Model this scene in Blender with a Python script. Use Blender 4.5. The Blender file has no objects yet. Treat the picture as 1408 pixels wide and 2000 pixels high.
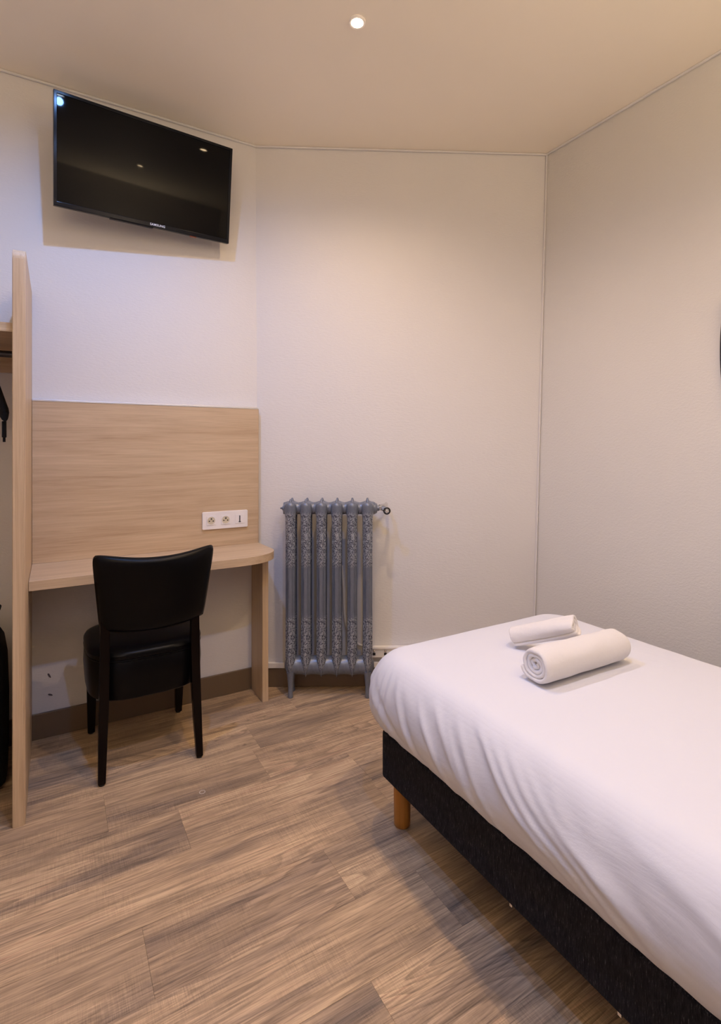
import bpy, bmesh, math, random
from mathutils import Vector, Matrix, noise

sc = bpy.context.scene
C = sc.collection
random.seed(7)

# ------------------------------------------------------------------ camera
FPX, U0, V0, EYE = 1026.0, 704.0, 872.0, 1.245
cam_d = bpy.data.cameras.new('camera')
cam = bpy.data.objects.new('camera', cam_d); C.objects.link(cam)
cam.location = (0, 0, EYE); cam.rotation_euler = (math.pi/2, 0, 0)
cam_d.sensor_fit = 'VERTICAL'; cam_d.sensor_height = 24.0
cam_d.lens = FPX/2000*24.0
cam_d.shift_x = 0.0
cam_d.shift_y = -(1000-V0)/2000.0
cam_d.clip_start = .02
sc.camera = cam

# ------------------------------------------------------------------ world and exposure
w = bpy.data.worlds.new('world'); sc.world = w; w.use_nodes = True
w.node_tree.nodes['Background'].inputs[0].default_value = (.5, .55, .65, 1)
w.node_tree.nodes['Background'].inputs[1].default_value = .1
sc.view_settings.view_transform = 'Standard'
sc.view_settings.look = 'None'
sc.view_settings.exposure = 0.09
sc.view_settings.gamma = 1
sc.view_settings.use_curve_mapping = False
sc.cycles.max_bounces = 12
sc.cycles.diffuse_bounces = 10
sc.cycles.use_denoising = True

# room frame: origin at the corner of left and far wall, local x runs along the left wall, local y runs into it
A = Vector((-.53, 2.73, 0)); TH = math.atan2(.503, .864)
D2 = Vector((math.cos(TH), math.sin(TH), 0)); NN = Vector((math.sin(TH), -math.cos(TH), 0))
ZC = 2.807
def sn(s, n, z=0): return A + D2*s + NN*n + Vector((0, 0, z))

# lamps: (s, n, power, colour)
WARM = (1.0, .69, .40); COOL = (.20, .43, 1.0)
LAMPS = [((.045, .952), 44, WARM), ((.10, 2.15), 52, WARM), ((-.74, .93), 56, COOL), ((-.50, 2.2), 52, COOL)]

UP, UPC = 90, (1.0, .79, .53)  # power and colour of the added ceiling fill
# ------------------------------------------------------------------ helpers
def link(o, parent=None):
    C.objects.link(o)
    if parent: o.parent = parent
    return o
def obj(name, bm, mat, parent=None, smooth=True, bevel=0, seg=2, loc=None, rotz=None, angle=35):
    bmesh.ops.recalc_face_normals(bm, faces=bm.faces)
    me = bpy.data.meshes.new(name); bm.to_mesh(me); bm.free()
    me.materials.append(mat)
    o = bpy.data.objects.new(name, me); link(o, parent)
    if smooth:
        for p in me.polygons: p.use_smooth = True
        try: me.set_sharp_from_angle(angle=math.radians(angle))
        except Exception: pass
    if bevel:
        m = o.modifiers.new('bevel', 'BEVEL'); m.width = bevel; m.segments = seg; m.limit_method = 'ANGLE'
        m.harden_normals = True
    if loc is not None: o.location = loc
    if rotz is not None: o.rotation_euler = (0, 0, rotz)
    return o
def tag(o, label=None, cat=None, group=None, kind=None):
    if label: o['label'] = label
    if cat: o['category'] = cat
    if group: o['group'] = group
    if kind: o['kind'] = kind
    return o
def thing(name, label, cat, loc, rotz=TH, group=None):
    o = bpy.data.objects.new(name, None); o.empty_display_size = .1
    o.location = loc; o.rotation_euler = (0, 0, rotz); link(o)
    return tag(o, label, cat, group)
def box(bm, x0, x1, y0, y1, z0, z1, M=None):
    v = [bm.verts.new((x, y, z)) for z in (z0, z1) for y in (y0, y1) for x in (x0, x1)]
    for f in ((0, 2, 3, 1), (4, 5, 7, 6), (0, 1, 5, 4), (2, 6, 7, 3), (0, 4, 6, 2), (1, 3, 7, 5)):
        bm.faces.new([v[i] for i in f])
    if M: bmesh.ops.transform(bm, matrix=M, verts=v)
    return bm
def B(*a): return box(bmesh.new(), *a)
def prism(pts, z0, z1, bm=None, axis='z'):
    bm = bm or bmesh.new()
    def P(a, b, c): return {'z': (a, b, c), 'x': (c, a, b), 'y': (a, c, b)}[axis]
    lo = [bm.verts.new(P(p[0], p[1], z0)) for p in pts]; hi = [bm.verts.new(P(p[0], p[1], z1)) for p in pts]
    bm.faces.new(lo[::-1]); bm.faces.new(hi)
    n = len(pts)
    for i in range(n): bm.faces.new((lo[i], lo[(i+1) % n], hi[(i+1) % n], hi[i]))
    return bm
def loft(rings, bm=None, cap=True, closed=True):
    bm = bm or bmesh.new()
    vr = [[bm.verts.new(p) for p in r] for r in rings]
    n = len(vr[0])
    for a, b in zip(vr, vr[1:]):
        for i in range(n if closed else n-1):
            j = (i+1) % n
            bm.faces.new((a[i], a[j], b[j], b[i]))
    if cap and closed:
        bm.faces.new(vr[0][::-1]); bm.faces.new(vr[-1])
    return bm
def tube(path, r, bm=None, seg=12, cap=True):
    path = [Vector(p) for p in path]
    rr = r if isinstance(r, (list, tuple)) else [r]*len(path)
    rings = []; up = None
    for i, p in enumerate(path):
        t = (path[min(i+1, len(path)-1)]-path[max(i-1, 0)]).normalized()
        if up is None: up = t.orthogonal().normalized()
        up = (up-t*up.dot(t)).normalized(); sd = t.cross(up)
        rings.append([p+(up*math.cos(a)+sd*math.sin(a))*rr[i] for a in [2*math.pi*k/seg for k in range(seg)]])
    return loft(rings, bm, cap)
def lathe(prof, bm=None, seg=24, M=None):
    rings = [[(r*math.cos(2*math.pi*k/seg), r*math.sin(2*math.pi*k/seg), z) for k in range(seg)] for r, z in prof]
    bm = bm or bmesh.new()
    if M: rings = [[M @ Vector(p) for p in r] for r in rings]
    return loft(rings, bm, True)
def catmull(P, k=8):
    P = [Vector(p) for p in P]; out = []
    for i in range(len(P)-1):
        a, b, c, d = P[max(i-1, 0)], P[i], P[i+1], P[min(i+2, len(P)-1)]
        for j in range(k):
            t = j/k
            out.append(.5*((2*b)+(c-a)*t+(2*a-5*b+4*c-d)*t*t+(3*b-a-3*c+d)*t**3))
    return out+[P[-1]]
def rrect(x0, x1, y0, y1, r, k=6):
    out = []
    for cx, cy, a0 in ((x1-r, y1-r, 0), (x0+r, y1-r, 90), (x0+r, y0+r, 180), (x1-r, y0+r, 270)):
        for j in range(k+1):
            a = math.radians(a0+90*j/k); out.append((cx+r*math.cos(a), cy+r*math.sin(a)))
    return out

# ------------------------------------------------------------------ materials
class NT:
    def __init__(s, name):
        s.m = bpy.data.materials.new(name); s.m.use_nodes = True; s.t = s.m.node_tree
        s.b = s.t.nodes['Principled BSDF']
    def n(s, typ, **kw):
        nd = s.t.nodes.new(typ)
        for k, v in kw.items():
            if k in nd.inputs: nd.inputs[k].default_value = v
            else: setattr(nd, k, v)
        return nd
    def l(s, a, b): s.t.links.new(a, b); return b
    def coord(s, scale=(1, 1, 1), rnd=0, kind='Object'):
        tc = s.n('ShaderNodeTexCoord'); src = tc.outputs[kind]
        if rnd:
            oi = s.n('ShaderNodeObjectInfo'); mul = s.n('ShaderNodeVectorMath', operation='SCALE')
            cb = s.n('ShaderNodeCombineXYZ'); s.l(oi.outputs['Random'], cb.inputs[0]); s.l(oi.outputs['Random'], cb.inputs[2]); s.l(oi.outputs['Random'], cb.inputs[1])
            s.l(cb.outputs[0], mul.inputs[0]); mul.inputs['Scale'].default_value = rnd
            ad = s.n('ShaderNodeVectorMath', operation='ADD'); s.l(src, ad.inputs[0]); s.l(mul.outputs[0], ad.inputs[1]); src = ad.outputs[0]
        mp = s.n('ShaderNodeMapping'); s.l(src, mp.inputs[0]); mp.inputs['Scale'].default_value = scale
        return mp.outputs[0]
    def noise(s, vec, scale=1, detail=4, rough=.55, dist=0):
        nd = s.n('ShaderNodeTexNoise'); s.l(vec, nd.inputs['Vector'])
        nd.inputs['Scale'].default_value = scale; nd.inputs['Detail'].default_value = detail
        nd.inputs['Roughness'].default_value = rough; nd.inputs['Distortion'].default_value = dist
        return nd.outputs[0]
    def ramp(s, fac, stops):
        nd = s.n('ShaderNodeValToRGB'); s.l(fac, nd.inputs[0]); cr = nd.color_ramp
        while len(cr.elements) < len(stops): cr.elements.new(.5)
        for e, (p, c) in zip(cr.elements, stops):
            e.position = p; e.color = c if len(c) == 4 else (*c, 1)
        return nd.outputs[0]
    def mix(s, fac, a, b, mode='MIX'):
        nd = s.n('ShaderNodeMixRGB', blend_type=mode)
        for i, x in enumerate((fac, a, b)):
            if hasattr(x, 'links') or hasattr(x, 'is_linked'): s.l(x, nd.inputs[i])
            else: nd.inputs[i].default_value = x if i == 0 else (*x[:3], 1)
        return nd.outputs[0]
    def math(s, op, a, b=0.0, clamp=False):
        nd = s.n('ShaderNodeMath', operation=op); nd.use_clamp = clamp
        for i, x in enumerate((a, b)):
            if hasattr(x, 'is_linked'): s.l(x, nd.inputs[i])
            else: nd.inputs[i].default_value = x
        return nd.outputs[0]
    def bump(s, h, strength=.3, dist=.002, prev=None):
        nd = s.n('ShaderNodeBump'); s.l(h, nd.inputs['Height']); nd.inputs['Strength'].default_value = strength
        nd.inputs['Distance'].default_value = dist
        if prev is not None: s.l(prev, nd.inputs['Normal'])
        return nd.outputs[0]
    def set(s, **kw):
        for k, v in kw.items():
            k = k.replace('_', ' ')
            i = s.b.inputs[k]
            if hasattr(v, 'is_linked'): s.l(v, i)
            else: i.default_value = (*v, 1) if isinstance(v, tuple) and len(v) == 3 and i.type == 'RGBA' else v
        return s
def plain(name, col, rough=.5, metal=0, spec=.5, **kw):
    m = NT(name); m.set(Base_Color=col, Roughness=rough, Metallic=metal, Specular_IOR_Level=spec, **kw); return m.m

def wall_mat(name, col, bump=.35, streak=(55, 55, 190)):
    m = NT(name)
    c = m.coord(streak)
    h = m.noise(c, 1, 3, .6)
    h2 = m.noise(m.coord((420, 420, 420)), 1, 2, .5)
    big = m.noise(m.coord((1.3, 1.3, 1.1)), 1, 3, .5)
    colr = m.mix(m.ramp(big, [(.35, (0, 0, 0)), (.7, (1, 1, 1))]), tuple(x*.965 for x in col), col)
    nn = m.bump(h, bump, .0016); nn = m.bump(h2, bump*.5, .0006, nn)
    m.set(Base_Color=colr, Roughness=.62, Specular_IOR_Level=.25, Normal=nn); return m.m
M_wall = wall_mat('wall_paint', (.72, .70, .68), .55)
M_wall_r = wall_mat('wall_paint_textured', (.68, .66, .62), .65, (85, 85, 150))
M_ceil = wall_mat('ceiling_paint', (.94, .87, .745), .05)
M_trimw = plain('trim_paint', (.80, .77, .72), .45)

def wood_mat(name, axis, base=(.55, .41, .265), dark=(.42, .295, .18), light=(.66, .52, .355)):
    m = NT(name)
    def sc3(a, b): return {'x': (a, b, b), 'y': (b, a, b), 'z': (b, b, a)}[axis]
    c1 = m.coord(sc3(1.1, 13)); c2 = m.coord(sc3(5, 330)); c3 = m.coord(sc3(1.6, 34))
    n1 = m.noise(c1, 1, 4, .6, .6); n2 = m.noise(c2, 1, 3, .7); n3 = m.noise(c3, 1, 5, .6, 1.2)
    col = m.ramp(n1, [(.28, dark), (.47, base), (.75, light)])
    col = m.mix(.5, col, m.ramp(n3, [(.35, dark), (.5, base), (.66, light)]))
    col = m.mix(.28, col, m.ramp(n2, [(.3, tuple(x*.6 for x in dark)), (.55, base), (.8, light)]))
    m.set(Base_Color=col, Roughness=.42, Specular_IOR_Level=.35, Normal=m.bump(n2, .12, .0006)); return m.m
M_wx, M_wy, M_wz = wood_mat('oak_laminate_x', 'x'), wood_mat('oak_laminate_y', 'y'), wood_mat('oak_laminate_z', 'z')

def plank_mat():
    m = NT('oak_floor_plank')
    R = 37.0
    n1 = m.noise(m.coord((.9, 8.5, 1), R), 1, 5, .6, .8)
    cath = m.noise(m.coord((.75, 7.0, 1), R+11), 1, 1.5, .5, .3)
    rings = m.math('FRACT', m.math('MULTIPLY', cath, 30.0))
    rg = m.ramp(rings, [(0, (.25, .25, .25)), (.12, (.9, .9, .9)), (.75, (.62, .62, .62)), (1, (.3, .3, .3))])
    gr = m.noise(m.coord((7, 210, 1), R), 1, 4, .7, .3)
    gr2 = m.noise(m.coord((3.5, 60, 1), R), 1, 5, .7, .8)
    saw = m.noise(m.coord((480, 22, 1), R), 1, 3, .7)
    col = m.ramp(n1, [(.28, (.18, .138, .108)), (.42, (.32, .228, .150)), (.55, (.44, .31, .19)), (.74, (.55, .395, .245))])
    cm = m.ramp(m.noise(m.coord((1.1, 3, 1), R+5), 1, 2, .5), [(.47, (0, 0, 0)), (.58, (1, 1, 1))])
    col = m.mix(m.math('MULTIPLY', cm, .4), col, rg, 'OVERLAY')
    col = m.mix(.55, col, m.ramp(gr, [(.32, (.12, .11, .11)), (.5, (.52, .52, .52)), (.68, (.80, .80, .80))]), 'OVERLAY')
    col = m.mix(.5, col, m.ramp(gr2, [(.3, (.2, .2, .22)), (.5, (.5, .5, .5)), (.7, (.68, .68, .66))]), 'OVERLAY')
    smask = m.ramp(m.noise(m.coord((4, 6, 1), R), 1, 3, .6), [(.42, (0, 0, 0)), (.62, (1, 1, 1))])
    sawc = m.mix(m.math('MULTIPLY', smask, .7), (.5, .5, .5), m.ramp(saw, [(.34, (.24, .24, .25)), (.66, (.74, .74, .72))]))
    col = m.mix(.5, col, sawc, 'OVERLAY')
    vo = m.n('ShaderNodeTexVoronoi'); m.l(m.coord((2.3, 8, 1), R), vo.inputs['Vector']); vo.inputs['Scale'].default_value = 1
    vd = m.math('ADD', vo.outputs['Distance'], m.math('MULTIPLY', m.math('SUBTRACT', gr2, .5), .22))
    kn = m.ramp(vd, [(.02, (1, 1, 1)), (.13, (0, 0, 0))])
    kk = m.math('MULTIPLY', kn, m.ramp(m.noise(m.coord((14, 45, 1), R), 1, 4, .8), [(.42, (0, 0, 0)), (.6, (1, 1, 1))]))
    col = m.mix(m.math('MULTIPLY', kk, .9), col, (.05, .03, .02))
    oi = m.n('ShaderNodeObjectInfo')
    tone = m.ramp(oi.outputs['Random'], [(0, (.91, .90, .90)), (.5, (1, 1, 1)), (1, (1.08, 1.07, 1.05))])
    col = m.mix(1.0, col, tone, 'MULTIPLY')
    rough = m.math('ADD', m.math('MULTIPLY', gr2, .25), .36)
    nn = m.bump(gr, .22, .0008); nn = m.bump(saw, .10, .0005, nn)
    m.set(Base_Color=col, Roughness=rough, Specular_IOR_Level=.4, Normal=nn); return m.m
M_plank = plank_mat()
M_brown = plain('brown_gloss_paint', (.155, .105, .062), .4)
M_black = plain('black_wood', (.005, .0025, .002), .22, spec=.14)
def leather():
    m = NT('black_leather'); n = m.noise(m.coord((260, 260, 260)), 1, 4, .6)
    v = m.n('ShaderNodeTexVoronoi'); m.l(m.coord((420, 420, 420)), v.inputs['Vector']); v.inputs['Scale'].default_value = 1
    m.set(Base_Color=(.003, .0027, .003), Roughness=m.math('ADD', m.math('MULTIPLY', n, .15), .25), Specular_IOR_Level=.14, Normal=m.bump(v.outputs['Distance'], .16, .0006)); return m.m
M_leather = leather()
def fabric_dark():
    m = NT('charcoal_melange_fabric')
    a = m.noise(m.coord((420, 420, 45)), 1, 3, .8); b = m.noise(m.coord((90, 90, 25)), 1, 4, .7)
    col = m.ramp(a, [(.42, (.008, .008, .011)), (.6, (.026, .026, .031)), (.72, (.19, .185, .20))])
    col = m.mix(.35, col, m.ramp(b, [(.35, (.005, .005, .008)), (.7, (.04, .04, .046))]))
    m.set(Base_Color=col, Roughness=.95, Specular_IOR_Level=.1, Normal=m.bump(a, .5, .001)); return m.m
M_fab = fabric_dark()
def sheet():
    m = NT('white_cotton_sheet')
    cr = m.noise(m.coord((5, 3, 7)), 1, 7, .62, .8); wv = m.noise(m.coord((900, 900, 900)), 1, 2, .5)
    dg = m.coord((1, 1, 1)); mp = m.n('ShaderNodeMapping'); m.l(dg, mp.inputs[0]); mp.inputs['Rotation'].default_value = (0, 0, .7); mp.inputs['Scale'].default_value = (3, 14, 6)
    cr2 = m.noise(mp.outputs[0], 1, 5, .6, .4)
    nn = m.bump(cr, .35, .006); nn = m.bump(cr2, .22, .005, nn); nn = m.bump(wv, .06, .0004, nn)
    m.set(Base_Color=(.69, .70, .755), Roughness=.8, Specular_IOR_Level=.15, Sheen_Weight=.12, Normal=nn); return m.m
M_sheet = sheet()
def terry():
    m = NT('white_terry'); a = m.noise(m.coord((520, 520, 520)), 1, 3, .7); b = m.noise(m.coord((70, 70, 70)), 1, 4, .6)
    nn = m.bump(a, .8, .0022); nn = m.bump(b, .4, .004, nn)
    m.set(Base_Color=(.84, .81, .79), Roughness=.95, Specular_IOR_Level=.05, Sheen_Weight=.3, Normal=nn); return m.m
M_terry = terry()
def radiator_mat(z_ranges):
    m = NT('grey_blue_cast_iron')
    g = m.n('ShaderNodeTexCoord'); sp = m.n('ShaderNodeSeparateXYZ'); m.l(g.outputs['Object'], sp.inputs[0]); z = sp.outputs[2]
    def band(a, b, s=.03):
        up = m.n('ShaderNodeMapRange', **{'interpolation_type': 'SMOOTHSTEP'}); m.l(z, up.inputs[0]); up.inputs[1].default_value = a; up.inputs[2].default_value = a+s
        dn = m.n('ShaderNodeMapRange', **{'interpolation_type': 'SMOOTHSTEP'}); m.l(z, dn.inputs[0]); dn.inputs[1].default_value = b-s; dn.inputs[2].default_value = b; dn.inputs[3].default_value = 1; dn.inputs[4].default_value = 0
        return m.math('MULTIPLY', up.outputs[0], dn.outputs[0])
    mask = m.math('ADD', band(*z_ranges[0]), band(*z_ranges[1]), True)
    v = m.n('ShaderNodeTexVoronoi', feature='SMOOTH_F1'); m.l(m.coord((240, 240, 170)), v.inputs['Vector']); v.inputs['Scale'].default_value = 1
    dist = m.noise(m.coord((90, 90, 60)), 1, 2, .5, 2.5)
    h = m.math('ADD', v.outputs['Distance'], m.math('MULTIPLY', dist, .9))
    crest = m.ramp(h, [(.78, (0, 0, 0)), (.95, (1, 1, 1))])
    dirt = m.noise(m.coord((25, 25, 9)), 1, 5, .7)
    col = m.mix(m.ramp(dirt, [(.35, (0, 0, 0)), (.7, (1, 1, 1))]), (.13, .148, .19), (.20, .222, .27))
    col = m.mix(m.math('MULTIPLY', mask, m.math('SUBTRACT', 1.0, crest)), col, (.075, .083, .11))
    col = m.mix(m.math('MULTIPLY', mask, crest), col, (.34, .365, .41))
    nn = m.bump(m.math('MULTIPLY', h, mask), .65, .003); nn = m.bump(dirt, .15, .001, nn)
    m.set(Base_Color=col, Roughness=.34, Metallic=.25, Specular_IOR_Level=.5, Normal=nn); return m.m
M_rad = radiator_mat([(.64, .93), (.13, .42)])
M_radp = radiator_mat([(-3, -2), (-3, -2)])
M_chrome = plain('chrome', (.75, .74, .72), .18, 1)
M_alu = plain('brushed_aluminium', (.78, .79, .83), .38, .85)
M_steel = plain('dark_steel', (.09, .085, .085), .3, .9)
M_white = plain('white_plastic', (.80, .77, .76), .28)
M_cream = plain('cream_plastic', (.62, .56, .42), .35)
M_hole = plain('black_plastic', (.01, .008, .008), .4)
M_cable = plain('white_hose', (.72, .68, .62), .45)
M_bezel = plain('gloss_black_plastic', (.004, .005, .008), .14, spec=.22)
M_screen = plain('black_screen_glass', (.002, .002, .0025), .035, spec=.15)
M_tvback = plain('matt_black_plastic', (.02, .018, .02), .5)
M_brass = plain('cable_copper', (.35, .13, .08), .4, .3)
M_legw = wood_mat('varnished_beech', 'z', (.40, .17, .03), (.30, .115, .018), (.46, .21, .045))
M_bag = NT('black_nylon'); _a = M_bag.noise(M_bag.coord((300, 300, 300)), 1, 2, .5); M_bag.set(Base_Color=(.006, .006, .007), Roughness=.7, Specular_IOR_Level=.2, Normal=M_bag.bump(_a, .3, .001)); M_bag = M_bag.m
M_logo = plain('silver_print', (.75, .75, .76), .4)
M_tuft = plain('dark_brown_velvet', (.035, .022, .018), .8)
M_mark = plain('dried_drip', (.52, .45, .38), .5)
M_chip = plain('bare_plaster', (.80, .77, .70), .8)
M_scuff = plain('grey_scuff', (.12, .10, .10), .8)
def emit(name, col, st):
    m = bpy.data.materials.new(name); m.use_nodes = True; t = m.node_tree; t.nodes.clear()
    e = t.nodes.new('ShaderNodeEmission'); o = t.nodes.new('ShaderNodeOutputMaterial'); e.inputs[0].default_value = (*col, 1); e.inputs[1].default_value = st
    t.links.new(e.outputs[0], o.inputs[0]); return m
M_bulb_w = emit('warm_bulb', (1, .72, .42), 70); M_bulb_c = emit('cool_bulb', (.65, .78, 1), 45)

# ------------------------------------------------------------------ room shell
S0, N1 = -2.2, 3.25
B0, B1 = Vector((.905, 2.75, 0)), Vector((.996, 2.807, ZC))
def rightend(Bp, z):  # where the right wall meets the near wall
    n0 = (Bp-A).dot(NN); return Vector((Bp.x, Bp.y, z))+NN*(N1-n0)
A0, A1 = sn(0, 0), Vector((-.5455, 2.73, ZC))
def wall(name, p0, p1, q1, q0, out, mat, seg=12, T=.12):
    bm = bmesh.new(); out = Vector(out)*T
    def pt(u, v): return (p0.lerp(p1, u)).lerp(q0.lerp(q1, u), v)
    F = [[bm.verts.new(pt(i/seg, j/seg)) for i in range(seg+1)] for j in range(seg+1)]
    K = [[bm.verts.new(pt(i/seg, j/seg)+out) for i in range(seg+1)] for j in range(seg+1)]
    for j in range(seg):
        for i in range(seg):
            bm.faces.new((F[j][i], F[j][i+1], F[j+1][i+1], F[j+1][i])); bm.faces.new((K[j][i], K[j+1][i], K[j+1][i+1], K[j][i+1]))
    for i in range(seg):
        for R in (0, seg):
            bm.faces.new((F[R][i], F[R][i+1], K[R][i+1], K[R][i])); bm.faces.new((F[i][R], F[i+1][R], K[i+1][R], K[i][R]))
    o = obj(name, bm, mat, angle=50); o['kind'] = 'structure'; return o
def up(p, z=ZC): return Vector((p.x, p.y, z))
LW0 = sn(S0, 0); RE0, RE1 = rightend(B0, 0), rightend(B1, ZC); NE = sn(S0, N1)
wall_left = wall('wall_left', LW0, A0, A1, up(LW0), -NN, M_wall)
wall_far = wall('wall_far', A0, B0, B1, A1, (0, 1, 0), M_wall)
wall_right = wall('wall_right', B0, RE0, RE1, B1, D2, M_wall_r)
wall_near = wall('wall_near', RE0, NE, up(NE), RE1, NN, M_wall)
wall_entrance = wall('wall_entrance', NE, LW0, up(LW0), up(NE), -D2, M_wall)
poly = [LW0, A0, B0, RE0, NE]
pc = [up(LW0), up(A1), up(B1), up(RE1), up(NE)]
ce = obj('ceiling', prism([(p.x, p.y) for p in pc], ZC, ZC+.12), M_ceil, smooth=False); ce['kind'] = 'structure'
fl = bpy.data.objects.new('floor', None)
bm = prism([(p.x, p.y) for p in poly], -.12, -.0035)
fl = obj('floor', bm, M_brown, smooth=False); fl['kind'] = 'structure'

# planks, clipped to the room outline
def loc2(p): q = Vector(p)-A; return (q.dot(D2), -q.dot(NN))
RP = [loc2(p) for p in poly]
def clip(P, a, b):
    out = []
    ar = sum(RP[i][0]*RP[(i+1) % 5][1]-RP[(i+1) % 5][0]*RP[i][1] for i in range(5))
    sg = 1 if ar > 0 else -1
    f = lambda p: sg*((b[0]-a[0])*(p[1]-a[1])-(b[1]-a[1])*(p[0]-a[0]))-.002
    for i in range(len(P)):
        p, q = P[i], P[(i+1) % len(P)]; fp, fq = f(p), f(q)
        if fp >= 0: out.append(p)
        if (fp >= 0) != (fq >= 0):
            t = fp/(fp-fq); out.append((p[0]+(q[0]-p[0])*t, p[1]+(q[1]-p[1])*t))
    return out
JO = {-1: [-.9, .2], 0: [-1.1, .08, 1.1], 1: [-1.35, -.18, .8], 2: [-.765, -.215, .5], 3: [-1.75, -.55, .11, 1.2], 4: [-1.4, -.1+.2, 1.0], 5: [-1.5, -.72, -.2, .9],
      6: [-1.2, .0, 1.0], 7: [-1.6, -.28, .8]}
for k in range(-1, 16):
    n0, n1 = .128+.2075*k, .128+.2075*(k+1)
    js = JO.get(k) or [-2.0+(k*.43) % .9+1.15*i for i in range(4)]
    js = [S0-.3]+sorted(j for j in js if S0 < j < 2.1)+[2.2]
    for a, b in zip(js, js[1:]):
        P = [(a, -n1), (b, -n1), (b, -n0), (a, -n0)]
        for i in range(5):
            if P: P = clip(P, RP[i], RP[(i+1) % 5])
        if len(P) < 3: continue
        Q = []
        for p in P:
            if not Q or (p[0]-Q[-1][0])**2+(p[1]-Q[-1][1])**2 > 1e-8: Q.append(p)
        if len(Q) < 3: continue
        cx = sum(p[0] for p in Q)/len(Q); cy = sum(p[1] for p in Q)/len(Q)
        g = .00015
        Q = [(p[0]+(g if p[0] < cx else -g), p[1]+(g if p[1] < cy else -g)) for p in Q]
        o = obj('plank', prism(Q, -.0033, random.uniform(-.0002, .0002)), M_plank, fl, smooth=False, bevel=.0003, seg=1, loc=A, rotz=TH)

ring = lathe([(.0098, 0), (.0098, .0004), (.0098, .0004)], seg=20)
ring.free()
bm = bmesh.new(); rr = [[(r*math.cos(2*math.pi*k/20), r*math.sin(2*math.pi*k/20), z) for k in range(20)] for r, z in ((.008, .0002), (.0085, .0007), (.0105, .0007), (.011, .0002))]
loft(rr, bm, cap=False); Y = 1026*EYE/(1547-872)
obj('ring_mark', bm, M_mark, fl, loc=((395-704)/1026*Y, Y, 0))

# skirting, coving, corner beads
def strip(name, p0, p1, nrm, t, z0, z1, mat, parent=None, bev=.002):
    p0, p1, nrm = Vector(p0), Vector(p1), Vector(nrm)
    pts = [p0, p1, p1+nrm*t, p0+nrm*t]
    o = obj(name, prism([(p.x, p.y) for p in pts], z0, z1), mat, parent, bevel=bev)
    if not parent: o['kind'] = 'structure'
    return o
e = .0005
strip('baseboard_left', sn(S0, e), sn(-.008, e), NN, .012, .0005, .108, M_brown)
SF = Vector((0, -1, 0))
strip('baseboard_far', Vector((-.515, 2.729, 0)), Vector((.89, 2.749, 0)), SF, .012, .0005, .098, M_brown)
strip('baseboard_far_top', Vector((-.515, 2.728, 0)), Vector((.89, 2.748, 0)), SF, .018, .0985, .128, M_trimw, bev=.004).name = 'trim_1'
strip('baseboard_right', B0+NN*.02+D2*-.001, RE0-NN*.02+D2*-.001, -D2, .012, .0005, .108, M_brown)
strip('baseboard_near', RE0+(-NN)*e-D2*.02, NE-NN*e+D2*.02, -NN, .012, .0005, .108, M_brown)
def bead(name, p, q, r):
    o = obj(name, tube([p, q], r, seg=8), M_wall); o['kind'] = 'structure'
dz = Vector((0, 0, -.006))
bead('trim_2', up(LW0)+NN*.006+dz, up(A1)+NN*.006+dz, .006)
bead('trim_3', up(A1)+SF*.006+dz, up(B1)+SF*.006+dz, .006)
bead('trim_4', up(B1)-D2*.006+dz, up(RE1)-D2*.006+dz, .006)
bead('trim_5', B0-D2*.003-Vector((0, .004, 0))+Vector((0, 0, .1)), B1-D2*.003-Vector((0, .004, 0)), .005)

# small chips and scuffs on the walls
def px(u, v, Y): return Vector(((u-704)/1026*Y, Y, EYE-(v-872)/1026*Y))
def patch(name, c, nrm, wd, ht, mat, parent, rot=0):
    nrm = Vector(nrm).normalized(); t = Vector((0, 0, 1)).cross(nrm); bm = bmesh.new(); P = []
    for k in range(9):
        a = 2*math.pi*k/9; r = random.uniform(.7, 1.1)
        x, y = wd*r*math.cos(a), ht*r*math.sin(a); x, y = x*math.cos(rot)-y*math.sin(rot), x*math.sin(rot)+y*math.cos(rot)
        P.append(c+t*x+Vector((0, 0, 1))*y)
    lo = [bm.verts.new(p+nrm*.0002) for p in P]; hi = [bm.verts.new(p+nrm*.0008) for p in P]
    bm.faces.new(hi); bm.faces.new(lo[::-1])
    for i in range(9): bm.faces.new((lo[i], lo[(i+1) % 9], hi[(i+1) % 9], hi[i]))
    obj(name, bm, mat, parent, smooth=False)
patch('paint_chip', px(746, 936, 2.762), SF, .0035, .016, M_chip, wall_far, -.1)
patch('paint_chip', px(541, 908, 2.735), SF, .003, .004, M_scuff, wall_far)
def onleft(u, v):
    k = (u-704)/1026; s = (A.x-k*A.y)/(k*D2.y-D2.x); Y = A.y+s*D2.y
    return px(u, v, Y)
patch('scuff_mark', onleft(96, 1319), NN, .004, .013, M_scuff, wall_left, .5)
patch('scuff_mark', onleft(98, 1357), NN, .012, .004, M_scuff, wall_left, -.4)
patch('paint_chip', onleft(65, 1263), NN, .006, .005, M_chip, wall_left)

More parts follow.
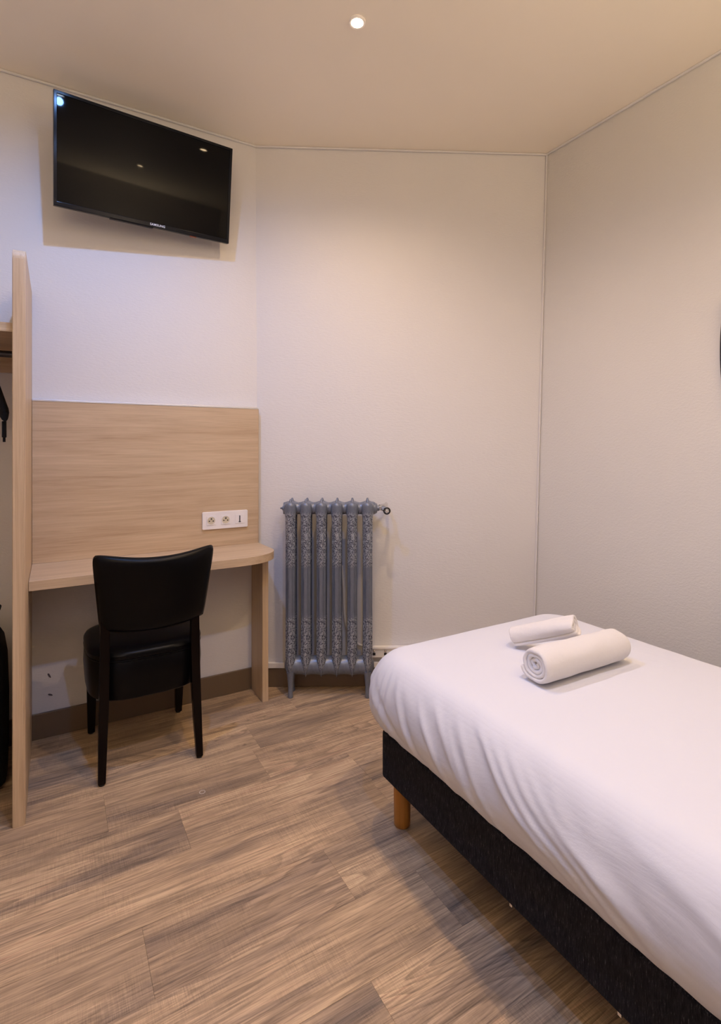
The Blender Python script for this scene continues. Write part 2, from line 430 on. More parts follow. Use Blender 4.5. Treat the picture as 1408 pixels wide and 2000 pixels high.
# ------------------------------------------------------------------ wardrobe
wd = thing('open_wardrobe', 'pale oak open wardrobe with tall side panel at the left picture edge', 'wardrobe', sn(-1.035, 0))
PT = .0365
def side_profile(w_, h, r):
    P = [(0, 0), (0, h)]
    for j in range(9):
        a = math.radians(90*j/8); P.append((-(w_-r)-r*math.sin(a), h-r+r*math.cos(a)))
    P.append((-w_, 0)); return P
bm = prism(side_profile(.575, 1.897, .035), .0, PT, axis='x')
obj('side_panel', bm, M_wz, wd, bevel=.001)
bm = prism([(-.5752, .0), (-.5752, 1.862), (-.5782, 1.862), (-.5782, .0)], .0015, PT-.0045, axis='x')
obj('edge_banding', bm, M_wz, wd, bevel=.0008)
obj('shelf', B(-.9, -.0005, -.555, -.002, 1.622, 1.652), M_wx, wd, bevel=.001)
obj('cleat', B(-.9, -.0005, -.022, -.002, 1.55, 1.6215), M_wx, wd, bevel=.001)
M = Matrix.Translation((-.9, -.30, 1.585)) @ Matrix.Rotation(math.pi/2, 4, 'Y')
obj('hanging_rail', lathe([(.0125, 0), (.0125, .899)], M=M), M_steel, wd)
bm = prism(side_profile(.575, 1.897, .035), -.936, -.9005, axis='x')
obj('side_panel', bm, M_wz, wd, bevel=.001)
# black hanger on the rail
hg = thing('clothes_hanger', 'black moulded clothes hanger on the wardrobe rail at the left edge', 'hanger', sn(-1.10, .30, 1.585), TH+math.radians(11))
hook = [(0, .0145*math.cos(a), .0145*math.sin(a)) for a in [math.radians(x) for x in range(-20, 200, 20)]]
hook += [(0, -.010, -.02), (0, 0, -.045), (0, 0, -.10)]
obj('hook', tube(hook, .002, seg=8), M_steel, hg)
rings = []
for i in range(25):
    y = -.215+.43*i/24; t = abs(y)/.215
    zc = -.105-.135*t**1.3; hh = .009+.022*t**2; ww = .006+.010*t**2
    if i in (0, 24): hh *= .55; ww *= .6
    rings.append([(ww*math.cos(a), y, zc+hh*math.sin(a)) for a in [2*math.pi*k/12 for k in range(12)]])
obj('arm', loft(rings), M_bag, hg)
bm = B(-.006, .006, -.205, -.190, -.31, -.255); box(bm, -.004, .004, -.20, -.195, -.325, -.31); obj('clip', bm, M_bag, hg, bevel=.001)
bm = B(-.006, .006, .190, .205, -.31, -.255); obj('clip', bm, M_bag, hg, bevel=.001)
# black bag on the floor
bg = thing('travel_bag', 'black fabric travel bag with a loop strap standing inside the wardrobe', 'bag', sn(-1.235, .235))
rings = []
for z, sx, sy in ((.002, .145, .10), (.015, .165, .125), (.1, .168, .135), (.3, .168, .137), (.45, .165, .13), (.52, .155, .12), (.56, .135, .10), (.585, .10, .07), (.595, .05, .03)):
    r = []
    for k in range(40):
        a = 2*math.pi*k/40; c, s_ = math.cos(a), math.sin(a); q = .45
        r.append((sx*math.copysign(abs(c)**q, c)+.004*noise.noise(Vector((a*3, z*9, 1))), sy*math.copysign(abs(s_)**q, s_), z))
    rings.append(r)
obj('body', loft(rings), M_bag, bg)
sp = catmull([(.09, -.02, .575), (.12, -.03, .61), (.145, -.035, .645), (.11, -.04, .655), (.06, -.03, .60), (.05, -.02, .58)], 6)
bm = bmesh.new(); loft([[p+Vector((0, -.02, .0)), p+Vector((0, .02, 0)), p+Vector((.003, .02, .004)), p+Vector((.003, -.02, .004))] for p in sp], bm)
obj('strap', bm, M_bag, bg)
obj('pocket', B(-.12, .12, -.155, -.136, .06, .32), M_bag, bg, bevel=.008, seg=3)

# ------------------------------------------------------------------ desk
dk = thing('wall_desk', 'pale oak wall desk with tall back panel and rounded right end', 'desk', sn(0, 0))
x0 = -.9975
obj('back_panel', B(x0, -.012, -.030, -.010, .752, 1.436), M_wx, dk, bevel=.0008)
obj('spacer_batten', B(x0+.01, -.03, -.0095, -.0005, .76, 1.42), M_wx, dk)
obj('top_trim', B(x0, -.012, -.0315, -.0085, 1.4362, 1.4445), M_alu, dk, bevel=.001)
obj('edge_trim', B(-.0118, -.0095, -.0305, -.0095, .752, 1.436), M_wz, dk)
P = [(x0, -.001), (-.012, -.001)]
for j in range(17):
    a = math.radians(90*j/16); P.append((-.20+.195*math.cos(a), -.215-.146*math.sin(a)))
P.append((x0, -.361))
obj('desktop', prism(P, .7155, .7515), M_wx, dk, bevel=.0012)
obj('support_panel', B(-.042, -.012, -.178, -.0135, 0, .715), M_wz, dk, bevel=.001)
obj('bracket', B(-.010, .004, -.19, -.15, .698, .7153), M_wz, dk, bevel=.002)

# sockets
so = thing('socket_plate', 'white triple socket plate on the desk back panel', 'socket', sn(-.1835, .0302, .882))
obj('cover_frame', prism(rrect(-.113, .113, -.043, .043, .006), -.010, 0, axis='y'), M_white, so, bevel=.002, seg=3)
def cyl(bm, x, z, r, y0, y1, seg=20):
    M = Matrix.Translation((x, y0, z)) @ Matrix.Rotation(math.pi/2, 4, 'X')
    return lathe([(r, 0), (r, y0-y1)], bm, seg, M)
for x in (-.071, 0):
    mod = prism(rrect(x-.0225, x+.0225, -.0225, .0225, .002), -.0118, -.0102, axis='y')
    mo = obj('socket', mod, M_white, so, bevel=.0005)
    rg = [[(x+r*math.cos(2*math.pi*k/28), y, r*math.sin(2*math.pi*k/28)) for k in range(28)] for r, y in ((.0205, -.0119), (.0205, -.0132), (.0190, -.0132), (.0185, -.0121))]
    obj('well_rim', loft(rg, cap=False), M_white, mo)
    obj('well', cyl(bmesh.new(), x, 0, .0183, -.0119, -.0123, 28), M_cream, mo)
    for dx in (-.0095, .0095): obj('contact_hole', cyl(bmesh.new(), x+dx, -.002, .0032, -.0124, -.0129, 12), M_hole, mo)
    obj('earth_pin', cyl(bmesh.new(), x, .0095, .0034, -.0124, -.018, 12), M_steel, mo)
ph = obj('phone_socket', prism(rrect(.071-.0225, .071+.0225, -.0225, .0225, .002), -.0118, -.0102, axis='y'), M_white, so, bevel=.0005)
bm = B(.0685, .0735, -.0124, -.0119, -.012, .017); box(bm, .0655, .0765, -.0124, -.0119, -.0165, -.0122)
obj('phone_slot', bm, M_hole, ph)

# ------------------------------------------------------------------ chair
ch = thing('dining_chair', 'black leather chair with dark wooden legs drawn up to the desk', 'chair', sn(-.59, 0))
# local y = -n
def backrest():
    nx, nz = 34, 26; bm = bmesh.new()
    def P(i, j, side):
        x = -1+2*i/nx; h = -1+2*j/nz
        c_ = (x*x*h*h)**4; q_ = 1 if h > 0 else .35; xx = x*(1-.055*c_*q_); hh = h*(1-.085*c_*q_)
        t = (hh+1)/2
        half = .192+.031*t
        e = max(0, 1-abs(x)**10)*max(0, 1-abs(h)**9)
        th = .0235*e**.5
        zb = .553-.012*(1-x*x); zt = .862-.030*(1-x*x)
        n = .438+.060*t+.042*(1-x*x)
        return Vector((xx*half+.011, -(n+side*th), zb+(zt-zb)*t))
    F = [[bm.verts.new(P(i, j, 1)) for i in range(nx+1)] for j in range(nz+1)]
    K = [[F[j][i] if i in (0, nx) or j in (0, nz) else bm.verts.new(P(i, j, -1)) for i in range(nx+1)] for j in range(nz+1)]
    for j in range(nz):
        for i in range(nx):
            bm.faces.new((F[j][i], F[j][i+1], F[j+1][i+1], F[j+1][i])); bm.faces.new((K[j][i], K[j+1][i], K[j+1][i+1], K[j][i+1]))
    return bm
obj('backrest', backrest(), M_leather, ch, angle=80)
def seat_ring(z, d, hw=.220, n0=.035, n1=.452):
    r = []; cy = (n0+n1)/2; hy = (n1-n0)/2
    for k in range(64):
        a = 2*math.pi*k/64; c, s_ = math.cos(a), math.sin(a)
        q = .55 if s_ > 0 else .42
        wv = (hw-d)*(1-.10*max(0, s_))
        r.append((wv*math.copysign(abs(c)**q, c), -(cy+(hy-d)*math.copysign(abs(s_)**q, s_)), z))
    return r
rings = [seat_ring(z, d) for z, d in ((.275, .04), (.275, .012), (.281, .004), (.30, .0), (.36, -.004), (.418, -.001), (.428, .004), (.4285, .03))]
obj('seat_apron', loft(rings), M_leather, ch)
rings = [seat_ring(z, d) for z, d in ((.4288, .03), (.4295, .005), (.434, -.002), (.448, -.003), (.460, .004), (.468, .018), (.473, .045), (.477, .10), (.479, .17))]
obj('seat_cushion', loft(rings), M_leather, ch)
rings = seat_ring(.4287, .0); pip = [Vector(p) for p in rings]+[Vector(rings[0])]
obj('piping', tube(pip, .0035, seg=6, cap=False), M_leather, ch)
def leg(path, wx, wy):
    return loft([[(p[0]+sx*a/2, p[1]+sy*b/2, p[2]) for sx, sy in ((-1, -1), (1, -1), (1, 1), (-1, 1))] for p, a, b in zip(path, wx, wy)])
for sg in (-1, 1):
    path = [(sg*.176, -.480, .006), (sg*.172, -.462, .15), (sg*.167, -.452, .30), (sg*.164, -.452, .45), (sg*.164, -.452, .60), (sg*.166, -.463, .72)]
    lg = obj('leg', leg(path, (.026, .031, .034, .034, .032, .026), (.026, .034, .040, .036, .024, .010)), M_black, ch, bevel=.004, seg=2)
    obj('glide', lathe([(.010, 0), (.011, .003), (.010, .006)], M=Matrix.Translation((sg*.176, -.480, 0))), M_hole, lg)
    path = [(sg*.176-.012*(sg < 0), -.066, .006), (sg*.178-.010*(sg < 0), -.085, .29)]
    lg = obj('leg', leg(path, (.028, .042), (.028, .042)), M_black, ch, bevel=.003, seg=2)
    obj('glide', lathe([(.010, 0), (.011, .003), (.010, .006)], M=Matrix.Translation((path[0][0], -.066, 0))), M_hole, lg)

# ------------------------------------------------------------------ television
TW, THt = .745, .745*.587
tv = thing('television', 'black flat television tilted forward high on the left wall', 'television', (0, 0, 0), 0)
yaw, tilt, roll = .641, .155, .019
u = Vector((math.cos(yaw), math.sin(yaw), 0)); fw0 = Vector((math.sin(yaw), -math.cos(yaw), 0))
upv = Vector((0, 0, math.cos(tilt)))+fw0*math.sin(tilt)
u, upv = u*math.cos(roll)+upv*math.sin(roll), upv*math.cos(roll)-u*math.sin(roll)
nrm = u.cross(upv)     # faces the room
tv.matrix_world = Matrix.Translation((-.9265, 2.3195, 2.446)) @ Matrix((u, upv, nrm)).transposed().to_4x4()
W2, H2 = TW/2, THt/2
def frame(bm, w1, h1, w2, h2l, h2h, z0, z1):
    o4 = [(-w1, -h1), (w1, -h1), (w1, h1), (-w1, h1)]; i4 = [(-w2, -h2l), (w2, -h2l), (w2, h2h), (-w2, h2h)]
    a, b, c, d = [[bm.verts.new((*p, z)) for p in q] for q, z in ((o4, z0), (o4, z1), (i4, z1), (i4, z0))]
    for i in range(4):
        j = (i+1) % 4
        for r, s_ in ((a, b), (b, c), (c, d), (d, a)): bm.faces.new((r[i], r[j], s_[j], s_[i]))
bm = bmesh.new(); frame(bm, W2, H2, W2-.0125, H2-.019, H2-.0125, -.022, 0); obj('bezel', bm, M_bezel, tv, bevel=.002)
obj('screen', B(-W2+.0124, W2-.0124, -H2+.0189, H2-.0124, -.012, -.0035), M_screen, tv, smooth=False)
obj('rear_case', loft([[(-W2+.003, -H2+.003, -.0225), (W2-.003, -H2+.003, -.0225), (W2-.003, H2-.003, -.0225), (-W2+.003, H2-.003, -.0225)],
                       [(-W2+.02, -H2+.02, -.031), (W2-.02, -H2+.02, -.031), (W2-.02, H2-.02, -.031), (-W2+.02, H2-.02, -.031)],
                       [(-.18, -.11, -.045), (.18, -.11, -.045), (.18, .13, -.045), (-.18, .13, -.045)]]), M_tvback, tv, bevel=.002)
obj('speaker_grille', B(-.16, .02, -H2-.003, -H2+.004, -.030, -.010), M_tvback, tv, bevel=.002)
obj('control_button', B(.185, .215, -H2-.0045, -H2+.002, -.018, -.006), M_brass, tv, bevel=.002)
cu = bpy.data.curves.new('brand_lettering', 'FONT'); cu.body = 'SAMSUNG'; cu.size = .0135; cu.align_x = 'CENTER'; cu.align_y = 'CENTER'; cu.extrude = .0003; cu.offset = .0002; cu.space_character = 1.1
tmp = bpy.data.objects.new('tmp', cu); C.objects.link(tmp)
dg = bpy.context.evaluated_depsgraph_get(); me = bpy.data.meshes.new_from_object(tmp.evaluated_get(dg)); bpy.data.objects.remove(tmp)
me.materials.clear(); me.materials.append(M_logo)
lo = bpy.data.objects.new('brand_lettering', me); link(lo, tv); lo.location = (.035, -H2+.0105, .0004)
obj('wall_bracket', tube([Vector((0, .0, -.045)), Vector((-.0, .01, -.10)), tv.matrix_world.inverted() @ (sn(-.56, .012, 2.47))], .014), M_steel, tv)
pb = tv.matrix_world.inverted()
bm = B(-.09, .09, -.012, -.0005, -.11, .11); bmesh.ops.transform(bm, matrix=pb @ Matrix.Translation(sn(-.56, 0, 2.47)) @ Matrix.Rotation(TH, 4, 'Z'), verts=bm.verts)
obj('bracket_plate', bm, M_steel, tv)

# ------------------------------------------------------------------ radiator
RY = 2.635
ra = thing('cast_iron_radiator', 'old grey-blue cast iron radiator with embossed columns between desk and bed', 'radiator', (-.2*0-.156, RY, 0), 0)
PITCH = .0765
def column(bm, cy, front):
    prof = [(.108, .002, .014), (.118, .0035, .020), (.135, .009, .022), (.16, .0165, .024), (.185, .0225, .024), (.215, .025, .024), (.26, .0245, .0235), (.4, .024, .023), (.6, .024, .023), (.8, .0245, .0235),
            (.885, .0250, .024), (.905, .027, .026), (.925, .030, .028), (.950, .029, .027), (.961, .025, .024), (.967, .016, .018), (.970, .008, .009), (.982, .0045, .005), (.985, .001, .001)]
    rings = []
    for z, a, b in prof:
        r = []
        for k in range(32):
            t = 2*math.pi*k/32; s_ = math.sin(t); c = math.cos(t)
            rib = 1
            if .2 < z < .9: rib = 1+.09*math.cos(4*t)-.05*math.cos(8*t)
            r.append((a*c*(rib if abs(c) < .9 else 1), cy+b*s_*rib, z))
        rings.append(r)
    loft(rings, bm)
def section():
    bm = bmesh.new()
    for cy in (-.030, .040): column(bm, cy, cy < 0)
    # bridges joining front and rear column at top and bottom
    for z0, z1 in ((.905, .955), (.14, .19)): box(bm, -.014, .014, -.03, .04, z0, z1)
    M = Matrix.Rotation(math.pi/2, 4, 'Y')
    lathe([(.030, -PITCH/2+.0002), (.031, -.030), (.0345, -.020), (.036, -.012), (.036, .012), (.0345, .020), (.031, .030), (.030, PITCH/2-.0002)], bm, 28, Matrix.Translation((0, .004, .935)) @ M)
    return bm
# the lower hub swells between the sections: separate smooth barrels
s0 = None
for i in range(6):
    x = (i-2.5)*PITCH
    if s0 is None:
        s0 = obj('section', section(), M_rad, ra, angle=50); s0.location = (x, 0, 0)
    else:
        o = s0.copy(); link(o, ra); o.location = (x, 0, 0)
M = Matrix.Rotation(math.pi/2, 4, 'Y')
b0 = None
for i in range(7):
    x = (i-3)*PITCH
    if b0 is None or i == 6:
        hw = .0375
        prof = [(.0500, -.0380), (.0478, -.030), (.0455, -.018), (.0448, 0), (.0455, .018), (.0478, .030), (.0500, .0380)]
    if i in (0, 6):
        sg = 1 if i == 0 else -1
        pr = [(.014, .006), (.020, .007), (.026, .012), (.042, .020), (.046, .030), (.0500, .038)]
        pr = pr if sg == 1 else [(r, -z) for r, z in pr][::-1]
        obj('end_boss', lathe(pr, None, 28, Matrix.Translation((x, .002, .150)) @ M), M_radp, ra)
    elif b0 is None or True:
        if i == 1: b0 = obj('lower_barrel', lathe([(r, z) for r, z in prof], None, 32, Matrix.Translation((0, .002, .150)) @ M), M_radp, ra); b0.location = (x, 0, 0)
        else:
            o = b0.copy(); link(o, ra); o.location = (x, 0, 0)
for x in (-2.5*PITCH, 2.5*PITCH):
    for y in (-.032, .042):
        obj('foot', loft([[(x+a*math.cos(2*math.pi*k/12), y+a*.9*math.sin(2*math.pi*k/12), z) for k in range(12)] for z, a in ((0, .011), (.006, .0135), (.02, .0115), (.05, .0115), (.085, .014), (.13, .020))]), M_radp, ra)
xl, xr = -3*PITCH, 3*PITCH
obj('end_plug', lathe([(.034, .040), (.034, .026), (.028, .018), (.020, .010), (.018, .004), (.011, .003), (.011, -.006), (.006, -.007), (.004, -.016), (.001, -.018)][::-1], None, 20, Matrix.Translation((xl, .004, .935)) @ M), M_radp, ra)
va = obj('valve', lathe([(.034, -.024), (.034, -.010), (.028, -.003), (.026, .006), (.022, .010), (.014, .011), (.014, .020), (.010, .022), (.010, .050)], None, 20, Matrix.Translation((xr, .004, .935)) @ M), M_radp, ra)
bm = lathe([(.013, 0), (.013, .012)], None, 6, Matrix.Translation((xr+.020, .004, .937)) @ M)
tube([(xr+.022, .004, .945), (xr+.045, .02, .948), (xr+.058, .05, .948), (xr+.060, .092, .948)], .0085, bm)
tube([(xr+.030, .004, .932), (xr+.050, -.008, .925)], .007, bm)
obj('valve_body', bm, M_chrome, va)
MW = Matrix.Translation((xr+.058, -.018, .924)) @ Matrix.Rotation(math.pi/2, 4, 'X')
bm = bmesh.new(); n1_, n2_ = 28, 10
R_, r_ = .0145, .0042
vv = [[bm.verts.new(MW @ Vector(((R_+r_*math.cos(b))*math.cos(a), (R_+r_*math.cos(b))*math.sin(a), r_*math.sin(b)))) for b in [2*math.pi*k/n2_ for k in range(n2_)]] for a in [2*math.pi*k/n1_ for k in range(n1_)]]
for i in range(n1_):
    for j in range(n2_): bm.faces.new((vv[i][j], vv[(i+1) % n1_][j], vv[(i+1) % n1_][(j+1) % n2_], vv[i][(j+1) % n2_]))
hwl = obj('handwheel', bm, M_hole, va)
bm = bmesh.new()
for k in range(5):
    a = 2*math.pi*k/5; tube([MW @ Vector((0, 0, 0)), MW @ Vector((.0135*math.cos(a), .0135*math.sin(a), 0))], .002, bm, 6)
lathe([(.005, -.018), (.005, .004), (.003, .005)], bm, 12, MW)
obj('spokes', bm, M_chrome, hwl)

# hose behind the radiator and conduit along the wall
hp = [px(668, 1112, 2.722), px(671, 1150, 2.722), px(672, 1190, 2.722), px(677, 1226, 2.72), px(690, 1250, 2.72), px(706, 1261, 2.72), px(728, 1264, 2.72)]
hs = obj('white_hose', tube(catmull([hp[0]+Vector((0, .004, .02))]+hp, 6), .0062), M_cable)
tag(hs, 'thin white hose curving down the wall behind the radiator', 'hose')
cd = thing('wall_conduit', 'cream plastic conduit box along the far wall between radiator and bed', 'conduit', (.055, 2.7375, .155), 0)
obj('channel', B(0, .75, -.032, 0, 0, .056), M_trimw, cd, bevel=.006, seg=3)
obj('lip', B(0, .75, -.038, -.0325, .046, .058), M_trimw, cd, bevel=.002)
for x in (.015, .073):
    obj('clip', B(x-.007, x+.007, -.0345, -.0321, .015, .028), M_hole, cd, bevel=.001)
    obj('screw', lathe([(.006, 0), (.006, .003), (.004, .005)], None, 12, Matrix.Translation((x, -.0325, .038)) @ Matrix.Rotation(math.pi/2, 4, 'X')), M_chrome, cd)

# ------------------------------------------------------------------ bed
BL, BW = 1.90, .90
BS, BN = .022, 1.154
bd = thing('bed_base', 'charcoal upholstered single bed base on round wooden legs', 'bed base', sn(BS, BN))
obj('frame', B(0, BW, -BL, 0, .150, .307), M_fab, bd, bevel=.010, seg=3)
l0 = None
for x in (.052, BW-.052):
    for y in (-.045, -BL+.045):
        if l0 is None:
            l0 = obj('leg', lathe([(.0235, 0), (.0265, .004), (.027, .02), (.0285, .1495)], None, 28), M_legw, bd)
            o = l0
        else: o = l0.copy(); link(o, bd)
        o.location = (x, y, 0)
for n_ in (1.72-BN, 2.0-BN):
    obj('glider_pin', B(.006, .014, -n_-.004, -n_+.004, .143, .151), M_chrome, bd)
mt = thing('mattress', 'thick mattress under a white fitted cotton sheet on the dark bed base', 'mattress', sn(BS, BN))
def rr_outline(x0, x1, y0, y1, r, N):
    # evenly spaced points on a rounded rectangle with stable parametrisation
    segs = []
    r = max(r, .004)
    import math as m_
    pts = []
    def arc(cx, cy, a0, k):
        for j in range(k): a = m_.radians(a0+90*j/k); pts.append((cx+r*m_.cos(a), cy+r*m_.sin(a)))
    def lin(ax, ay, bx, by, k):
        for j in range(k): pts.append((ax+(bx-ax)*j/k, ay+(by-ay)*j/k))
    arc(x0+r, y0+r, 180, N[0]); lin(x0+r, y0, x1-r, y0, N[1]); arc(x1-r, y0+r, 270, N[0]); lin(x1, y0+r, x1, y1-r, N[2])
    arc(x1-r, y1-r, 0, N[0]); lin(x1-r, y1, x0+r, y1, N[1]); arc(x0+r, y1-r, 90, N[0]); lin(x0, y1-r, x0, y0+r, N[2])
    return pts
ZT = .570
ox = .062
X0, X1, Y0, Y1 = -.054, BW+.018, -BL+.02, ox+.020
prof = []   # (inset from outline, z)
prof += [(.085, .3085), (.064, .3085), (.056, .311), (.046, .319), (.032, .332), (.018, .351), (.007, .376), (.001, .402), (.0, .42)]
for j in range(1, 15):
    a = math.radians(90*j/14); prof.append((.095*(1-math.cos(a)), .42+(ZT-.006-.42)*math.sin(a)))
d = .11
while d < .43: prof.append((d, ZT-.006*math.exp(-(d-.1)/.06))); d += .016
# densify the side
pf = []
for a, b in zip(prof, prof[1:]):
    k = 3 if a[1] < .552 and a[0] < .1 else 1
    for j in range(k): pf.append((a[0]+(b[0]-a[0])*j/k, a[1]+(b[1]-a[1])*j/k))
pf.append(prof[-1])
N = (14, 40, 260)
def ridge(t, w_): return math.exp(-(t/w_)**2)
rings = []
FOLDS = [(.16, .50, .10, .20, .010, .0045), (.20, .48, .09, .19, .009, -.003), (.27, .50, .16, .2, .011, .005), (.34, .51, .20, .2, .012, .0045), (.385, .50, .16, .19, .009, .0035), (.43, .50, .20, .2, .012, .004),
         (.50, .52, .34, .19, .011, .007), (.55, .52, .34, .19, .011, .007), (.60, .52, .34, .18, .012, .0065), (.66, .51, .36, .17, .012, .006), (.73, .50, .3, .15, .016, .004), (.9, .53, .5, .16, .018, .004), (1.02, .53, .6, .12, .02, .004)]
for (ins, z) in pf:
    out = rr_outline(X0+ins, X1-ins, Y0+ins, Y1-ins, .13-ins*.7, N)
    ring_ = []
    for (x, y) in out:
        p = Vector((x, y, z)); side = max(0, min(1, (ZT+.002-z)/.055)); sidemask = max(0, min(1, (z-.30)/.05))
        cxx = min(max(x, X0+.2), X1-.2); cyy = min(max(y, Y0+.2), Y1-.2)
        dr = Vector((x-cxx, y-cyy, 0)); dr = dr.normalized() if dr.length > 1e-6 else Vector((0, 0, 0))
        n_ = -y
        w1 = n_*.66+z*.75+.10*noise.noise(Vector((n_*3, z*3, 0)))
        amp = max(0, noise.noise(Vector((n_*2.2+4, z*2.5, 3)))+.22)
        f1 = noise.noise(Vector((w1*24, z*1.6, 7)))
        f2 = noise.noise(Vector((w1*62, z*3, 17)))
        disp = (.0080*f1*amp*1.4+.0014*f2*(.4+amp))*side*sidemask
        left = 1 if x < X0+.13 else 0
        if left:
            for (fn, fz, dn, dz2, wd_, am) in FOLDS:
                L = math.hypot(dn, dz2); ux, uz = dn/L, -dz2/L
                rn, rz = n_-fn, z-fz
                al = rn*ux+rz*uz; pe = rn*(-uz)+rz*ux
                pe += .006*math.sin(al*22+fn*9)
                tt = al/L
                if -.15 < tt < 1.05:
                    en = math.sin(math.pi*min(1, max(0, (tt+.15)/1.2)))**.7
                    disp += 1.35*am*en*ridge(pe, wd_)*side**.5*sidemask
        # gathered corner at the foot end
        cd_ = math.hypot(x-(X0), y-(Y1))
        if cd_ < .26:
            ang = math.atan2(y-(Y1-.15), x-(X0+.15))
            disp += .0055*math.sin(ang*26+z*14+2*noise.noise(Vector((x*14, y*14, z*14))))*(1-cd_/.26)*side*sidemask
        top = .0016*noise.noise(Vector((x*4, y*3, 5)))+.0008*noise.noise(Vector((x*14+y*8, y*13, 9)))
        hem = .0
        if .311 < z < .33: hem = .002*noise.noise(Vector((n_*5, 2, x*5)))+.0015*math.sin(n_*19+1)
        p += dr*disp + Vector((0, 0, top*(1-side)+hem))
        ring_.append(p)
    rings.append(ring_)
obj('fitted_sheet', loft(rings), M_sheet, mt, angle=180)
# ------------------------------------------------------------------ towels
def towel(name, label, p0, p1, R, turns, thick, squash, mat, tail=0, nl=26, seedv=0, rot0=0, flip=1, endr=(1, 1), flap=0):
    p0, p1 = Vector(p0), Vector(p1); ax = p1-p0; L = ax.length; ex = ax.normalized()
    ez = Vector((0, 0, 1)); ey = ez.cross(ex).normalized(); ez = ex.cross(ey)
    t = thing(name, label, 'towel', (p0+p1)/2, 0)
    M = Matrix((ex, ey, ez)).transposed().to_4x4(); t.matrix_world = Matrix.Translation((p0+p1)/2) @ M
    K = int(turns*30); bm = bmesh.new(); r0 = .004
    path = []
    for k in range(K+1):
        a = 2*math.pi*turns*k/K; f = k/K
        r = r0+(R-thick/2-r0)*f
        path.append((a, r))
    rows = []
    for k, (a, r) in enumerate(path):
        row = []
        for i in range(nl+1):
            x = -L/2+L*i/nl; e_ = (2*i/nl-1)
            er = endr[0]+(endr[1]-endr[0])*i/nl
            rr2 = r*er*(1+.075*noise.noise(Vector((x*13+seedv, math.cos(a)*1.2, math.sin(a)*1.2))))
            rr2 *= 1-.10*abs(e_)**10*(k/K)
            xo = .006*noise.noise(Vector((a*.9, seedv, e_)))*abs(e_)**4+(.010*(1-k/K)*-e_*abs(e_)**6)
            jit = .0022*noise.noise(Vector((a*2.1, x*20, seedv+3)))*(abs(e_)**3)
            aa = flip*a+rot0
            yy, zz = (rr2+jit)*math.cos(aa), (rr2+jit)*math.sin(aa)*squash
            if flap:
                ee = (i/nl)**2.2
                if yy < 0: yy *= 1+flap*ee; zz *= 1-.35*ee*min(1, -yy/R)
                zz += .004*math.sin(yy*150)*ee
            row.append(Vector((x+xo, yy, zz)))
        rows.append(row)
    if tail:
        a = flip*path[-1][0]+rot0; last = rows[-1]
        td = Vector((0, -math.sin(a)*flip, math.cos(a)*flip))
        for j in range(1, 9):
            rows.append([q+td*(tail*j/8)+Vector((0, 0, .004*math.sin(j*1.1+i*.9))) for i, q in enumerate(last)])
    zmin = -R*squash*max(endr)
    V = [[bm.verts.new(q) for q in row] for row in rows]
    for a_, b_ in zip(V, V[1:]):
        for i in range(nl): bm.faces.new((a_[i], a_[i+1], b_[i+1], b_[i]))
    o = obj('rolled_cloth', bm, mat, t, angle=180)
    m = o.modifiers.new('solid', 'SOLIDIFY'); m.thickness = thick; m.offset = 0
    s2 = o.modifiers.new('sub', 'SUBSURF'); s2.levels = 1; s2.render_levels = 1
    return t
zb = ZT
towel('bath_towel', 'large rolled white towel lying in front of the small one on the bed', (.488, 1.485, zb+.056), (.812, 1.662, zb+.055), .0615, 3.6, .0130, .90, M_terry, 0, seedv=2, rot0=2.2, endr=(1, .97))
towel('hand_towel', 'small rolled white towel resting its right end on the larger towel', (.510, 1.772, zb+.036), (.683, 1.657, zb+.112), .0385, 2.9, .0095, .92, M_terry, 0, seedv=8, rot0=3.4, flip=-1, endr=(.95, 1.0), flap=.75)

# ------------------------------------------------------------------ mirror edge on the right wall
mi = thing('wall_mirror', 'dark framed rounded panel on the right wall at the picture edge', 'mirror', (1.392, 2.037, 1.61), 0)
rwd = (RE0-B0).normalized(); rn = Vector((-rwd.y, rwd.x, 0)); rn = rn if rn.dot(-D2) > 0 else -rn
mi.matrix_world = Matrix.Translation(Vector((1.398, 2.037, 1.61))) @ Matrix((rwd, Vector((0, 0, 1)), -rn)).transposed().to_4x4()
mi.matrix_world = Matrix.Translation(Vector((1.398, 2.037, 1.61))) @ Matrix((-rwd, Vector((0, 0, 1)), rn)).transposed().to_4x4()
def arch(x0, x1, h, b, k=14):
    P = []
    for j in range(k+1): t = -1+2*j/k; P.append((x1+b*(1-t*t), h*t))
    for j in range(k+1): t = 1-2*j/k; P.append((x0-b*(1-t*t), h*t))
    return P
obj('frame', prism(arch(-.40, -.025, .215, .018), .0, .028), M_tvback, mi, bevel=.004)
obj('mirror_glass', prism(arch(-.375, -.05, .19, .016), .0285, .031), M_screen, mi)

# ------------------------------------------------------------------ headboard on the near wall (seen in the television's reflection)
hb = thing('headboard', 'dark brown diamond-tufted headboard panel on the wall at the head of the bed', 'headboard', sn(.1, N1-.001))
bm = bmesh.new(); nx, nz = 120, 70; wx0, wx1, wz0, wz1 = -1.0, 1.12, .25, 1.75
G = []
for j in range(nz+1):
    r = []
    for i in range(nx+1):
        x = wx0+(wx1-wx0)*i/nx; z = wz0+(wz1-wz0)*j/nz
        h = abs(math.sin(math.pi*(x/.16+z/.2)))*abs(math.sin(math.pi*(x/.16-z/.2)))
        ed = min(1, min(i, nx-i, j, nz-j)/2)
        r.append(bm.verts.new((x, .035*ed+.03*h**.5*ed, z)))
    G.append(r)
for j in range(nz):
    for i in range(nx): bm.faces.new((G[j][i], G[j+1][i], G[j+1][i+1], G[j][i+1]))
obj('tufted_pad', bm, M_tuft, hb)
obj('backing', B(wx0, wx1, .0005, .012, wz0, wz1), M_tuft, hb)

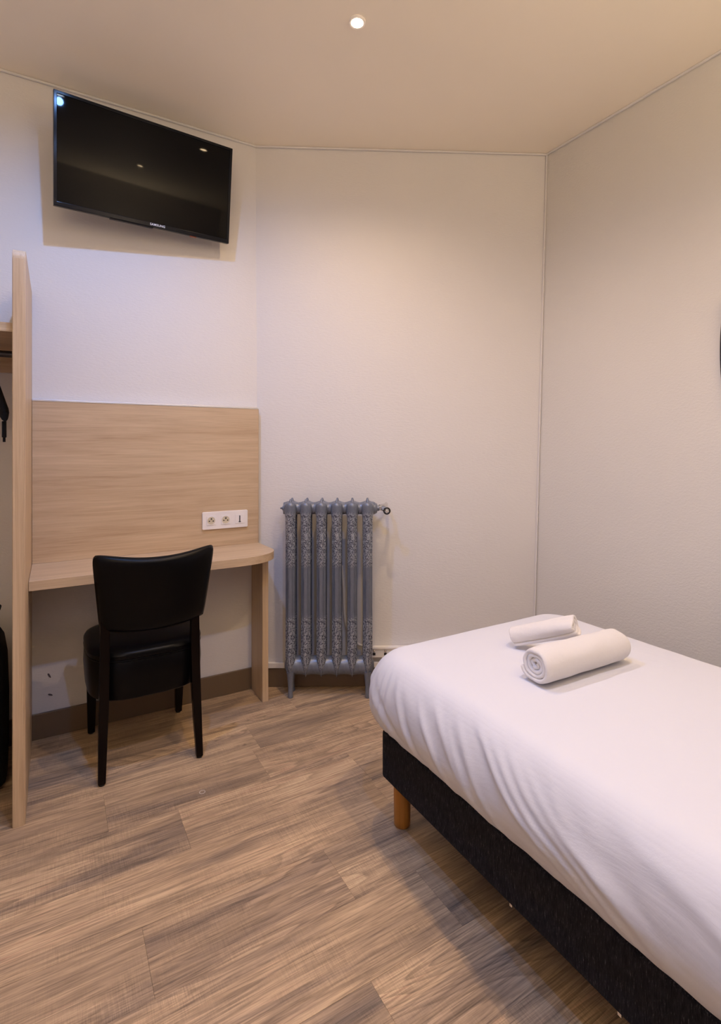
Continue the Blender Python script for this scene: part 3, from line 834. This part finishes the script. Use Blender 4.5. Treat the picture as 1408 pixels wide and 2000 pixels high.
# ------------------------------------------------------------------ added fill uplighters, unseen behind the camera, to brighten the ceiling
for i, (s_, lab) in enumerate(((.35, 'added half-round fill uplighter on the near wall above the headboard'), (-1.55, 'added half-round fill uplighter on the near wall beside the entrance'))):
    t = thing('fill_uplighter', lab, 'added fill light', sn(s_, N1-.002, 2.02))
    rg = []
    for r_, z in ((.02, -.10), (.07, -.08), (.105, -.04), (.125, .0), (.12, .0), (.10, -.035), (.065, -.07), (.02, -.085)):
        rg.append([(r_*math.cos(math.pi*k/20), r_*math.sin(math.pi*k/20)+.001, z) for k in range(21)])
    obj('bowl', loft(rg, cap=False, closed=False), M_trimw, t)
    ld = bpy.data.lights.new('fill_beam', 'SPOT'); ld.energy = UP; ld.color = UPC; ld.shadow_soft_size = .05
    ld.spot_size = math.radians(150); ld.spot_blend = 1.0
    lo_ = bpy.data.objects.new('fill_beam', ld); link(lo_, t); lo_.location = (0, .06, .02); lo_.rotation_euler = (math.radians(180-18), 0, 0)

# ------------------------------------------------------------------ ceiling downlights
LN = ['small round ceiling downlight glowing warm above the radiator', 'warm ceiling downlight over the bed, behind the camera side',
      'cool ceiling downlight in front of the wardrobe', 'cool ceiling downlight above the entrance side of the room']
for i, ((s_, n_), pw, colr) in enumerate(LAMPS):
    p = sn(s_, n_, ZC)
    t = thing('ceiling_downlight', LN[i], 'light', p, 0, None)
    rg = [[(r*math.cos(2*math.pi*k/32), r*math.sin(2*math.pi*k/32), z) for k in range(32)] for r, z in ((.030, -.0002), (.0305, -.005), (.0285, -.008), (.0225, -.007), (.0205, -.001))]
    obj('trim_ring', loft(rg, cap=False), M_white, t)
    obj('bulb', lathe([(.0195, -.0005), (.0185, -.004), (.014, -.0065), (.006, -.0078), (.001, -.008)], None, 24), M_bulb_w if colr == WARM else M_bulb_c, t)
    ld = bpy.data.lights.new('downlight_beam', 'SPOT'); ld.energy = pw; ld.color = colr; ld.shadow_soft_size = .018
    ld.spot_size = math.radians(150 if colr == WARM else 172); ld.spot_blend = 1.0
    lo_ = bpy.data.objects.new('downlight_beam', ld); link(lo_, t); lo_.location = (0, 0, -.034)
